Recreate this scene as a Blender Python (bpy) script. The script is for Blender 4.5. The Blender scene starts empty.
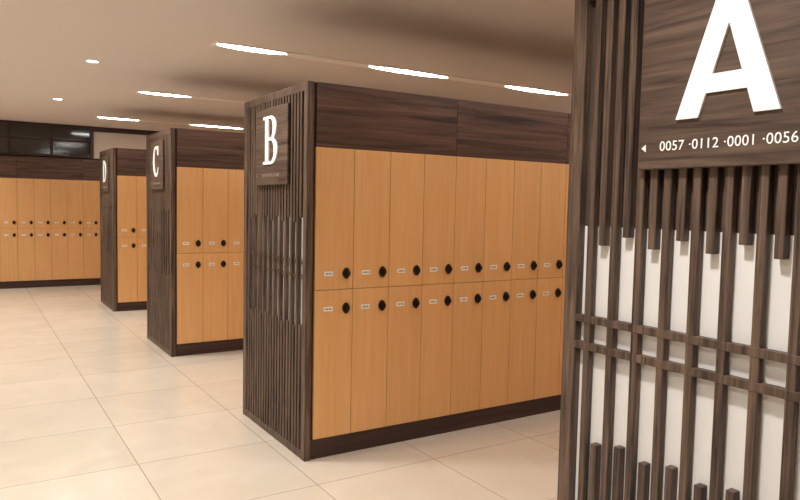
import bpy, math, random
import numpy as np
from mathutils import Matrix, Vector
random.seed(4)
sc=bpy.context.scene
sc.view_settings.view_transform='Standard'
sc.view_settings.look='None'
sc.view_settings.exposure=0.0

# ---------------------------------------------------------------- helpers
def srgb(r,g,b):
    f=lambda c:(c/255/12.92) if c/255<=0.04045 else ((c/255+0.055)/1.055)**2.4
    return (f(r),f(g),f(b),1)
def newmat(name,col,rough=0.5,spec=0.5,metal=0.0):
    m=bpy.data.materials.new(name); m.use_nodes=True
    b=m.node_tree.nodes['Principled BSDF']
    b.inputs['Base Color'].default_value=col
    b.inputs['Roughness'].default_value=rough
    b.inputs['Metallic'].default_value=metal
    b.inputs['Specular IOR Level'].default_value=spec
    return m
def wood(name,dark,light,scale,axis='z',rough=0.45,board=None,bvar=0.08,contrast=(0.3,0.7),bump=0.05,spec=0.4):
    """procedural wood with grain running along `axis` (world position based)"""
    m=newmat(name,light,rough,spec); nt=m.node_tree; N=nt.nodes; L=nt.links
    b=N['Principled BSDF']
    geo=N.new('ShaderNodeNewGeometry')
    mp=N.new('ShaderNodeMapping')
    s=[scale]*3; s['xyz'.index(axis)]=scale*0.045
    mp.inputs['Scale'].default_value=s
    L.new(geo.outputs['Position'],mp.inputs['Vector'])
    vec=mp.outputs['Vector']
    val=None
    if board:
        sep=N.new('ShaderNodeSeparateXYZ'); L.new(geo.outputs['Position'],sep.inputs[0])
        comb=N.new('ShaderNodeCombineXYZ')
        for i,(ax,w,off) in enumerate(board):
            a=N.new('ShaderNodeMath'); a.operation='SUBTRACT'; a.inputs[1].default_value=off
            L.new(sep.outputs['xyz'.index(ax)],a.inputs[0])
            d=N.new('ShaderNodeMath'); d.operation='DIVIDE'; d.inputs[1].default_value=w
            L.new(a.outputs[0],d.inputs[0])
            f=N.new('ShaderNodeMath'); f.operation='FLOOR'; L.new(d.outputs[0],f.inputs[0])
            L.new(f.outputs[0],comb.inputs[i])
        wn=N.new('ShaderNodeTexWhiteNoise'); wn.noise_dimensions='3D'
        L.new(comb.outputs[0],wn.inputs['Vector'])
        add=N.new('ShaderNodeVectorMath'); add.operation='MULTIPLY_ADD'
        L.new(wn.outputs['Color'],add.inputs[0]); add.inputs[1].default_value=(7,7,7)
        L.new(vec,add.inputs[2]); vec=add.outputs[0]; val=wn.outputs['Value']
    n1=N.new('ShaderNodeTexNoise'); n1.inputs['Scale'].default_value=1.0
    n1.inputs['Detail'].default_value=6; n1.inputs['Roughness'].default_value=0.62
    n1.inputs['Distortion'].default_value=0.6
    L.new(vec,n1.inputs['Vector'])
    cr=N.new('ShaderNodeValToRGB')
    cr.color_ramp.elements[0].position=contrast[0]; cr.color_ramp.elements[0].color=dark
    cr.color_ramp.elements[1].position=contrast[1]; cr.color_ramp.elements[1].color=light
    L.new(n1.outputs['Fac'],cr.inputs['Fac'])
    out=cr.outputs['Color']
    if val is not None:
        mr=N.new('ShaderNodeMapRange'); mr.inputs['To Min'].default_value=1-bvar; mr.inputs['To Max'].default_value=1+bvar
        L.new(val,mr.inputs['Value'])
        hs=N.new('ShaderNodeHueSaturation'); L.new(out,hs.inputs['Color']); L.new(mr.outputs[0],hs.inputs['Value'])
        out=hs.outputs['Color']
    L.new(out,b.inputs['Base Color'])
    bp=N.new('ShaderNodeBump'); bp.inputs['Strength'].default_value=bump; bp.inputs['Distance'].default_value=0.01
    L.new(n1.outputs['Fac'],bp.inputs['Height']); L.new(bp.outputs[0],b.inputs['Normal'])
    return m
def emis(name,col,strength):
    m=bpy.data.materials.new(name); m.use_nodes=True; nt=m.node_tree
    nt.nodes.clear(); e=nt.nodes.new('ShaderNodeEmission'); o=nt.nodes.new('ShaderNodeOutputMaterial')
    e.inputs[0].default_value=col; e.inputs[1].default_value=strength
    nt.links.new(e.outputs[0],o.inputs[0]); return m

class MB:
    def __init__(s): s.v=[];s.f=[];s.m=[];s.mats=[]
    def mi(s,mat):
        if mat not in s.mats: s.mats.append(mat)
        return s.mats.index(mat)
    def poly(s,vs,faces,mat):
        o=len(s.v); s.v+=[tuple(v) for v in vs]; k=s.mi(mat)
        for f in faces: s.f.append([o+i for i in f]); s.m.append(k)
    def box(s,x0,x1,y0,y1,z0,z1,mat,c=0.0):
        if c<=0:
            vs=[(x,y,z) for z in(z0,z1) for y in(y0,y1) for x in(x0,x1)]
            s.poly(vs,[(0,2,3,1),(4,5,7,6),(0,1,5,4),(2,6,7,3),(0,4,6,2),(1,3,7,5)],mat); return
        X=(x0,x1);Y=(y0,y1);Z=(z0,z1); sg=(1,-1); vs=[];idx={}
        for i in(0,1):
            for j in(0,1):
                for k in(0,1):
                    for a in range(3):
                        p=[X[i],Y[j],Z[k]]
                        for b,(t) in enumerate((i,j,k)):
                            if b!=a: p[b]+=c*sg[t]
                        idx[(i,j,k,a)]=len(vs); vs.append(p)
        F=[]
        for a in range(3):
            b,d=[q for q in range(3) if q!=a]
            for t in(0,1):
                cyc=[]
                for (u,w) in((0,0),(1,0),(1,1),(0,1)):
                    q=[0,0,0];q[a]=t;q[b]=u;q[d]=w; cyc.append(idx[(*q,a)])
                F.append(cyc)
            for u in(0,1):
                for w in(0,1):
                    q0=[0,0,0];q0[b]=u;q0[d]=w;q1=q0[:];q1[a]=1
                    F.append([idx[(*q0,b)],idx[(*q1,b)],idx[(*q1,d)],idx[(*q0,d)]])
        for i in(0,1):
            for j in(0,1):
                for k in(0,1): F.append([idx[(i,j,k,a)] for a in range(3)])
        s.poly(vs,F,mat)
    def prism(s,pts,org,U,V,W,d,mat):
        n=len(pts);org=Vector(org);U=Vector(U);V=Vector(V);W=Vector(W)
        a=[org+U*p[0]+V*p[1] for p in pts]; b=[q+W*d for q in a]
        F=[list(range(n))[::-1],[n+i for i in range(n)]]
        F+=[[i,(i+1)%n,n+(i+1)%n,n+i] for i in range(n)]
        s.poly(a+b,F,mat)
    def obj(s,name,parent=None,smooth=False):
        import bmesh
        me=bpy.data.meshes.new(name); me.from_pydata(s.v,[],s.f)
        for m in s.mats: me.materials.append(m)
        me.polygons.foreach_set('material_index',s.m)
        bm=bmesh.new(); bm.from_mesh(me); bmesh.ops.recalc_face_normals(bm,faces=bm.faces); bm.to_mesh(me); bm.free()
        if smooth: me.polygons.foreach_set('use_smooth',[True]*len(me.polygons))
        ob=bpy.data.objects.new(name,me); sc.collection.objects.link(ob)
        if parent: ob.parent=parent
        return ob
def empty(name,loc=(0,0,0)):
    e=bpy.data.objects.new(name,None); e.empty_display_size=0.2; sc.collection.objects.link(e); return e

# ---------------------------------------------------------------- dimensions
H=2.3; W=0.262; X0=0.0135; ZM=1.05; ZP=1.92; ZB=0.127
T=1.10; S=3.228; FAR=9.824; CE=2.9
NX=19; XE=X0+NX*W
XL,XR=-3.4,6.3; YN,YF=-5.0,10.4

# ---------------------------------------------------------------- materials
m_door=wood('beech_laminate',srgb(220,164,104),srgb(234,184,128),38,'z',0.36,board=[('x',W,X0),('z',ZM,0.0),('y',2.0,0.0)],bvar=0.035,bump=0.01,contrast=(0.2,0.8))
m_panel=wood('walnut_panel',srgb(52,35,29),srgb(112,83,69),24,'x',0.4,board=[('x',W*4,X0),('y',2.0,0)],bvar=0.08,bump=0.03,contrast=(0.33,0.66))
m_slat=wood('dark_oak_slat',srgb(48,37,31),srgb(116,94,79),60,'z',0.5,board=[('y',0.0467,0.0)],bvar=0.18,bump=0.14,contrast=(0.34,0.66))
m_sign=wood('dark_oak_sign',srgb(56,43,37),srgb(104,84,71),45,'y',0.5,bump=0.1,contrast=(0.34,0.66))
m_base=wood('plinth_wood',srgb(46,32,27),srgb(76,54,45),30,'x',0.45,bump=0.03)
m_gap=newmat('dark_gap',srgb(70,42,24),0.8)
m_inner=newmat('screen_backing_dark',srgb(78,64,55),0.7)
m_white=newmat('screen_backing_white',srgb(238,236,234),0.5)
m_black=newmat('black_plastic',srgb(22,20,20),0.32)
m_blackg=newmat('black_gloss',srgb(35,33,34),0.2)
m_plate=newmat('plate_white',srgb(250,247,240),0.4)
m_ink=newmat('ink',srgb(70,62,56),0.6)
m_letter=newmat('letter_white',srgb(253,252,250),0.4)
m_caption=newmat('caption_print',srgb(150,136,124),0.5)
m_ceil=newmat('ceiling_paint',srgb(224,215,208),0.85,0.2)
m_strip=newmat('groove_glow_paint',srgb(246,243,238),0.5,0.3)  # bright white stands in for the pale glow of the light grooves
m_wall=newmat('wall_paint',srgb(218,206,194),0.85,0.2)
m_glass=newmat('dark_glass',srgb(30,22,18),0.08,0.8)
m_frame=wood('window_frame_wood',srgb(40,26,20),srgb(66,44,34),30,'x',0.4)
m_metal=newmat('ring_white',srgb(235,230,222),0.4)
WARM=(1.0,0.97,0.92,1)
m_slot=emis('slot_light',(1.0,0.975,0.93,1),43)
m_spot=emis('downlight_lens',(1.0,0.97,0.92,1),14)

for m in(m_ceil,m_wall):
    nt=m.node_tree; b=nt.nodes['Principled BSDF']; g=nt.nodes.new('ShaderNodeNewGeometry'); n=nt.nodes.new('ShaderNodeTexNoise')
    n.inputs['Scale'].default_value=120; nt.links.new(g.outputs['Position'],n.inputs['Vector'])
    bp=nt.nodes.new('ShaderNodeBump'); bp.inputs['Strength'].default_value=0.05; bp.inputs['Distance'].default_value=0.005
    nt.links.new(n.outputs['Fac'],bp.inputs['Height']); nt.links.new(bp.outputs[0],b.inputs['Normal'])

def floor_mat():
    m=newmat('floor_tile',srgb(232,218,196),0.21,0.5); nt=m.node_tree;N=nt.nodes;L=nt.links;b=N['Principled BSDF']
    g=N.new('ShaderNodeNewGeometry')
    mp=N.new('ShaderNodeMapping'); mp.inputs['Location'].default_value=(0.12,0.35,0)
    L.new(g.outputs['Position'],mp.inputs['Vector'])
    br=N.new('ShaderNodeTexBrick'); br.offset=0.0; br.squash=1.0
    br.inputs['Scale'].default_value=1.0; br.inputs['Brick Width'].default_value=0.8; br.inputs['Row Height'].default_value=0.8
    br.inputs['Mortar Size'].default_value=0.003; br.inputs['Mortar Smooth'].default_value=0.2; br.inputs['Bias'].default_value=0
    br.inputs['Color1'].default_value=srgb(222,210,194); br.inputs['Color2'].default_value=srgb(215,203,186); br.inputs['Mortar'].default_value=srgb(160,146,128)
    L.new(mp.outputs[0],br.inputs['Vector'])
    n=N.new('ShaderNodeTexNoise'); n.inputs['Scale'].default_value=2.3; n.inputs['Detail'].default_value=7; n.inputs['Distortion'].default_value=1.2
    L.new(g.outputs['Position'],n.inputs['Vector'])
    cr=N.new('ShaderNodeValToRGB'); cr.color_ramp.elements[0].position=0.3;cr.color_ramp.elements[0].color=(0.9,0.88,0.85,1)
    cr.color_ramp.elements[1].position=0.65;cr.color_ramp.elements[1].color=(1,1,1,1)
    L.new(n.outputs['Fac'],cr.inputs['Fac'])
    mx=N.new('ShaderNodeMix'); mx.data_type='RGBA'; mx.blend_type='MULTIPLY'; mx.inputs['Factor'].default_value=0.7
    L.new(br.outputs['Color'],mx.inputs['A']); L.new(cr.outputs['Color'],mx.inputs['B'])
    L.new(mx.outputs['Result'],b.inputs['Base Color'])
    return m
m_floor=floor_mat()

# ---------------------------------------------------------------- room shell
def simple(name,*a,mat=None,parent=None,c=0):
    mb=MB(); mb.box(*a,mat,c); return mb.obj(name,parent)
simple('floor',XL-.1,XR+.1,YN-.1,YF+.1,-0.1,0,mat=m_floor)
simple('ceiling',XL-.1,XR+.1,YN-.1,YF+.1,CE,CE+0.1,mat=m_ceil)
simple('wall_left',XL-.1,XL,YN,YF,0,CE,mat=m_wall)
simple('wall_right',XR,XR+.1,YN,YF,0,CE,mat=m_wall)
simple('wall_back',XL,XR,YN-.1,YN,0,CE,mat=m_wall)
simple('wall_far',XL,XR,YF,YF+.1,0,CE,mat=m_wall)
simple('wall_far_bulkhead',0.2,XR,FAR+.03,YF,H+.022,CE,mat=m_wall)
simple('trim_1',0.2,XR,FAR,FAR+.03,CE-.09,CE,mat=m_frame)
win=empty('window_1')
mb=MB()
mb.box(XL,0.2,FAR+.03,FAR+.05,H+.03,CE,m_glass); mb.obj('glass',win)
mb=MB()
mb.box(XL,0.2,FAR-.01,FAR+.06,CE-.05,CE,m_frame,.004)
mb.box(XL,0.2,FAR-.01,FAR+.06,H+.022,H+.06,m_frame,.004)
mb.box(0.14,0.2,FAR-.012,FAR+.062,H+.022,CE,m_frame,.004)
x=-0.50
while x>XL:
    mb.box(x,x+.04,FAR-.005,FAR+.055,H+.05,CE-.05,m_frame,.003); x-=0.66
mb.box(XL,0.14,FAR,FAR+.05,H+.30,H+.325,m_frame,.003)
mb.obj('frame',win)

# ---------------------------------------------------------------- lockers
def lock(mb,x,y,z,sy):
    U=(1,0,0);V=(0,0,1);Wd=(0,sy,0)
    pts=[]
    for i in range(24):
        a=2*math.pi*i/24
        r=0.027+0.008*abs(math.sin(a))**6
        pts.append((r*math.cos(a)*0.95,r*math.sin(a)))
    mb.prism(pts,(x,y,z),U,V,Wd,0.010,m_black)
    p2=[(0.019*math.cos(2*math.pi*i/20),0.019*math.sin(2*math.pi*i/20)) for i in range(20)]
    mb.prism(p2,(x,y+sy*.010,z),U,V,Wd,0.014,m_blackg)
    mb.prism([(-.004,-.017),(.004,-.017),(.004,.017),(-.004,.017)],(x,y+sy*.024,z),U,V,Wd,0.008,m_black)
def plate(mb,x,y,z,sy):
    U=(1,0,0);V=(0,0,1);Wd=(0,sy,0)
    mb.prism([(-.03,-.014),(.03,-.014),(.03,.014),(-.03,.014)],(x,y,z),U,V,Wd,0.003,m_plate)
    for k in range(4):
        cx=-.0165+.011*k
        mb.prism([(cx-.003,-.0055),(cx+.003,-.0055),(cx+.003,.0055),(cx-.003,.0055)],(x,y+sy*.003,z),U,V,Wd,0.0008,m_ink)
def bank(y0,y1,x0=X0,n=NX,faces=(-1,1),xs=-0.0):
    e=empty('locker_bank'); xe=x0+n*W
    D=0.02
    ya=y0+(D if -1 in faces else 0); yb=y1-(D if 1 in faces else 0)
    mb=MB(); mb.box(xs,xe,ya,yb,0.0+ZB,H-.002,m_gap); mb.obj('carcass',e)
    mb=MB(); mb.box(xs,xe,y0+.012,y1-(.012 if 1 in faces else 0),0,ZB-.003,m_base); mb.obj('plinth',e)
    md=MB(); mp=MB(); ml=MB(); mn=MB(); g=0.0015
    for sy in faces:
        a,b=(y0,y0+D) if sy<0 else (y1-D,y1)
        yf=y0 if sy<0 else y1
        for k in range(n):
            xa=x0+k*W+g; xb=x0+(k+1)*W-g
            md.box(xa,xb,a,b,ZB,ZM-g,m_door,.0015)
            md.box(xa,xb,a,b,ZM+g,ZP-.003,m_door,.0015)
            lx=x0+k*W+.213; px=x0+k*W+.092
            if sy>0: lx=x0+k*W+W-.213; px=x0+k*W+W-.092
            for z in(1.15,0.932): lock(ml,lx,yf,z,sy); plate(mn,px,yf,z,sy)
        k=0
        while k<n:
            k2=min(n,k+4)
            mp.box(x0+k*W+g,x0+k2*W-g,a,b,ZP,H,m_panel,.0015); k=k2
    mp.box(xs,xe,y0+D,y1-(D if 1 in faces else 0),H-.002,H,m_panel)
    md.obj('doors',e); mp.obj('top_panels',e); ml.obj('locks',e); mn.obj('number_plates',e)
    return e

def ring(cx,cy,rx,ry,tx,ty,a0,a1,n=20):
    P=[]
    for i in range(n):
        a=math.radians(a0+(a1-a0)*i/n);b=math.radians(a0+(a1-a0)*(i+1)/n)
        f=lambda t,k:(cx+(rx-tx*k)*math.cos(t),cy+(ry-ty*k)*math.sin(t))
        P.append([f(a,0),f(b,0),f(b,1),f(a,1)])
    return P
def rect(a,b,c,d): return [(a,c),(b,c),(b,d),(a,d)]
LET={
 'A':[[(-.48,0),(-.255,0),(.0,.76),(-.12,1)],[(-.12,1),(.0,.76),(.12,1)],[(.48,0),(.12,1),(.0,.76),(.255,0)],[(-.23,.20),(.23,.20),(.17,.355),(-.17,.355)]],
 'B':[rect(-.28,-.10,0,1),rect(-.40,.02,0,.06),rect(-.40,.02,.94,1),rect(-.1,.04,.94,1),rect(-.1,.06,0,.06),rect(-.1,.06,.49,.55)]
     +ring(.02,.745,.30,.255,.17,.055,-90,90)+ring(.04,.275,.35,.275,.18,.06,-90,90),
 'C':ring(.02,.5,.43,.51,.17,.06,52,308,30)+[[(.22,.70),(.33,.70),(.33,1.0),(.28,1.0),(.24,.9)],[(.25,.06),(.36,.30),(.31,.30),(.2,.14)]],
 'D':[rect(-.30,-.12,0,1),rect(-.42,-.1,0,.06),rect(-.42,-.1,.94,1)]+ring(-.12,.5,.55,.5,.17,.06,-90,90,26),
}
def text_mesh(s,size,loc,parent,mat,name='caption'):
    cu=bpy.data.curves.new('cap','FONT'); cu.body=s; cu.size=size; cu.extrude=0.0008; cu.space_character=1.04
    cu.align_x='CENTER'
    ob=bpy.data.objects.new('cap',cu); sc.collection.objects.link(ob)
    dg=bpy.context.evaluated_depsgraph_get(); dg.update()
    me=bpy.data.meshes.new_from_object(ob.evaluated_get(dg)); bpy.data.objects.remove(ob)
    M=Matrix(((0,0,-1,loc[0]),(-1,0,0,loc[1]),(0,1,0,loc[2]),(0,0,0,1)))
    me.transform(M); me.materials.clear(); me.materials.append(mat)
    o=bpy.data.objects.new(name,me); sc.collection.objects.link(o); o.parent=parent

PX=-0.045; XB=-.003
def screen(y0,letter,cap):
    y1=y0+T
    e=empty('slatted_wood_screen')
    mb=MB()
    pw=0.055
    mb.box(PX,XB,y0,y0+pw,0,H,m_slat,.003); mb.box(PX,XB,y1-pw,y1,0,H,m_slat,.003)
    mb.box(PX+.002,XB,y0+pw,y1-pw,H-.05,H,m_slat,.003)
    mb.box(PX+.002,XB,y0+pw,y1-pw,0.0,0.05,m_slat,.003)
    mb.obj('frame',e)
    mb=MB(); mb.box(-.014,XB,y0+pw,y1-pw,1.52,H-.05,m_inner); mb.box(-.014,XB,y0+pw,y1-pw,.05,1.52,m_white); mb.obj('backing',e)
    mb=MB(); n=20; inner=T-2*pw; p=inner/(n+1); hw=.0125
    for k in range(1,n+1):
        yc=y1-pw-k*p
        if k%2==1: mb.box(PX+.003,-.018,yc-hw,yc+hw,.05,H-.05,m_slat,.002)
        else:
            top=(1.49,1.46)[(k//2)%2]; bot=(.83,.81)[(k//2)%2]
            mb.box(PX+.003,-.014,yc-hw,yc+hw,top,H-.05,m_slat,.002)
            mb.box(PX+.003,-.014,yc-hw,yc+hw,.05,bot,m_slat,.002)
    mb.obj('slats',e)
    mb=MB()
    xr=PX+.0015 if letter=='A' else -.026
    for z in(1.215,1.125): mb.box(xr,-.018,y0+pw,y1-pw,z-.012,z+.012,m_slat,.001)
    mb.obj('cross_rails',e)
    s=empty('letter_sign')
    ys=y0+.53; hwid=.275
    mb=MB(); mb.box(PX-.019,PX-.001,ys-hwid,ys+hwid,1.695,2.2,m_sign,.003); mb.obj('board',s)
    mb=MB(); hgt=.315
    for i,pc in enumerate(LET[letter]):
        pts=[(a*hgt*.97,b*hgt) for a,b in pc]
        mb.prism(pts,(PX-.0188,ys,1.83),(0,-1,0),(0,0,1),(-1,0,0),.008-.0002*(i%7),m_letter)
    mb.obj('letter',s)
    tm=m_letter if letter=='A' else m_caption
    text_mesh(cap,.039 if letter=='A' else .03,(PX-.0195,ys+.005,1.747),s,tm)
    mb=MB(); mb.prism([(-.262,.0),(-.247,.011),(-.247,-.011)],(PX-.0188,ys,1.757),(0,-1,0),(0,0,1),(-1,0,0),.002,tm); mb.obj('arrow',s)

OA=0.035
rows=[(-S+OA,'A','0057 \u00b70112 \u00b70001 \u00b70056'),(0.0,'B','0169 \u00b70224 \u00b70113 \u00b70168'),(S,'C','0281 \u00b70336 \u00b70225 \u00b70280'),(2*S,'D','0393 \u00b70448 \u00b70337 \u00b70392')]
for y0,l,c in rows:
    bank(y0,y0+T); screen(y0,l,c)
bank(FAR,YF-.03,x0=X0-12*W,n=NX+12,faces=(-1,),xs=X0-12*W)

# ---------------------------------------------------------------- lights
def slot(x0,x1,y):
    e=empty('recessed_slot_light'); cx=(x0+x1)/2; L=(x1-x0)/2; w=.085
    pts=[];N=20
    for i in range(N+1):
        t=-1+2*i/N; pts.append((t*L,w*(1-t*t)**.7 if abs(t)<1 else 0))
    low=[(a,-b*.5) for a,b in pts[1:-1]][::-1]
    out=pts+low
    mb=MB(); mb.prism(out,(cx,y,CE-.008),(1,0,0),(0,1,0),(0,0,1),.003,m_slot); mb.obj('diffuser',e)
for y in(-1.15,2.0,5.08,8.2):
    tr=MB(); tr.box(.0,6.2,y-.075,y+.095,CE-.005,CE-.0005,m_strip); tr.obj('trim_glow_strip')  # thin strip along each groove, its glow between the diffusers painted white
    for x0,x1 in((.03,.66),(1.5,2.43),(3.2,4.15),(4.95,5.9)):
        slot(x0,x1,y)
def downlight(x,y,power=26):
    e=empty('ceiling_downlight')
    mb=MB(); n=28
    o=[(math.cos(2*math.pi*i/n),math.sin(2*math.pi*i/n)) for i in range(n)]
    vs=[(x+.072*a,y+.072*b,CE-.001) for a,b in o]+[(x+.067*a,y+.067*b,CE-.008) for a,b in o]+[(x+.054*a,y+.054*b,CE-.006) for a,b in o]+[(x+.054*a,y+.054*b,CE-.001) for a,b in o]
    F=[]
    for r in range(3):
        for i in range(n): F.append([r*n+i,r*n+(i+1)%n,(r+1)*n+(i+1)%n,(r+1)*n+i])
    mb.poly(vs,F,m_metal); mb.obj('trim_ring',e)
    mb=MB(); mb.prism([(.053*a,.053*b) for a,b in o],(x,y,CE-.003),(1,0,0),(0,1,0),(0,0,1),.002,m_spot); mb.obj('lens',e)
    l=bpy.data.lights.new('lamp','SPOT'); l.energy=power*5.9; l.spot_size=math.radians(140); l.spot_blend=.9; l.shadow_soft_size=.09; l.color=WARM[:3]
    l.specular_factor=.4
    lo=bpy.data.objects.new('lamp',l); lo.location=(x,y,CE-.03); sc.collection.objects.link(lo); lo.parent=e
for x,y in((-.72,3.46),(-.72,6.45),(-.72,.4),(-.9,-2.6),(-2.3,3.46),(-2.3,6.45),(-2.3,.4),(-2.3,-2.6),(-2.3,9.2)):
    downlight(x,y)
w=bpy.data.worlds.new('world'); sc.world=w; w.use_nodes=True
w.node_tree.nodes['Background'].inputs[0].default_value=(1,.9,.8,1); w.node_tree.nodes['Background'].inputs[1].default_value=.3

# ---------------------------------------------------------------- camera
yaw,pitch,roll,f=5.65639e-01,6.51352e-02,1.99244e-02,680.477
F=np.array([math.sin(yaw)*math.cos(pitch),math.cos(yaw)*math.cos(pitch),-math.sin(pitch)])
R0=np.array([math.cos(yaw),-math.sin(yaw),0.]);U0=np.cross(R0,F)
R2=R0*math.cos(roll)+U0*math.sin(roll);U2=-R0*math.sin(roll)+U0*math.cos(roll)
cam=bpy.data.cameras.new('camera');cam.sensor_width=36;cam.sensor_fit='HORIZONTAL';cam.lens=36*f/800;cam.clip_start=.02
co=bpy.data.objects.new('camera',cam);sc.collection.objects.link(co)
co.matrix_world=Matrix(((R2[0],U2[0],-F[0],-1.75016),(R2[1],U2[1],-F[1],-3.73408),(R2[2],U2[2],-F[2],1.57512),(0,0,0,1)))
sc.camera=co
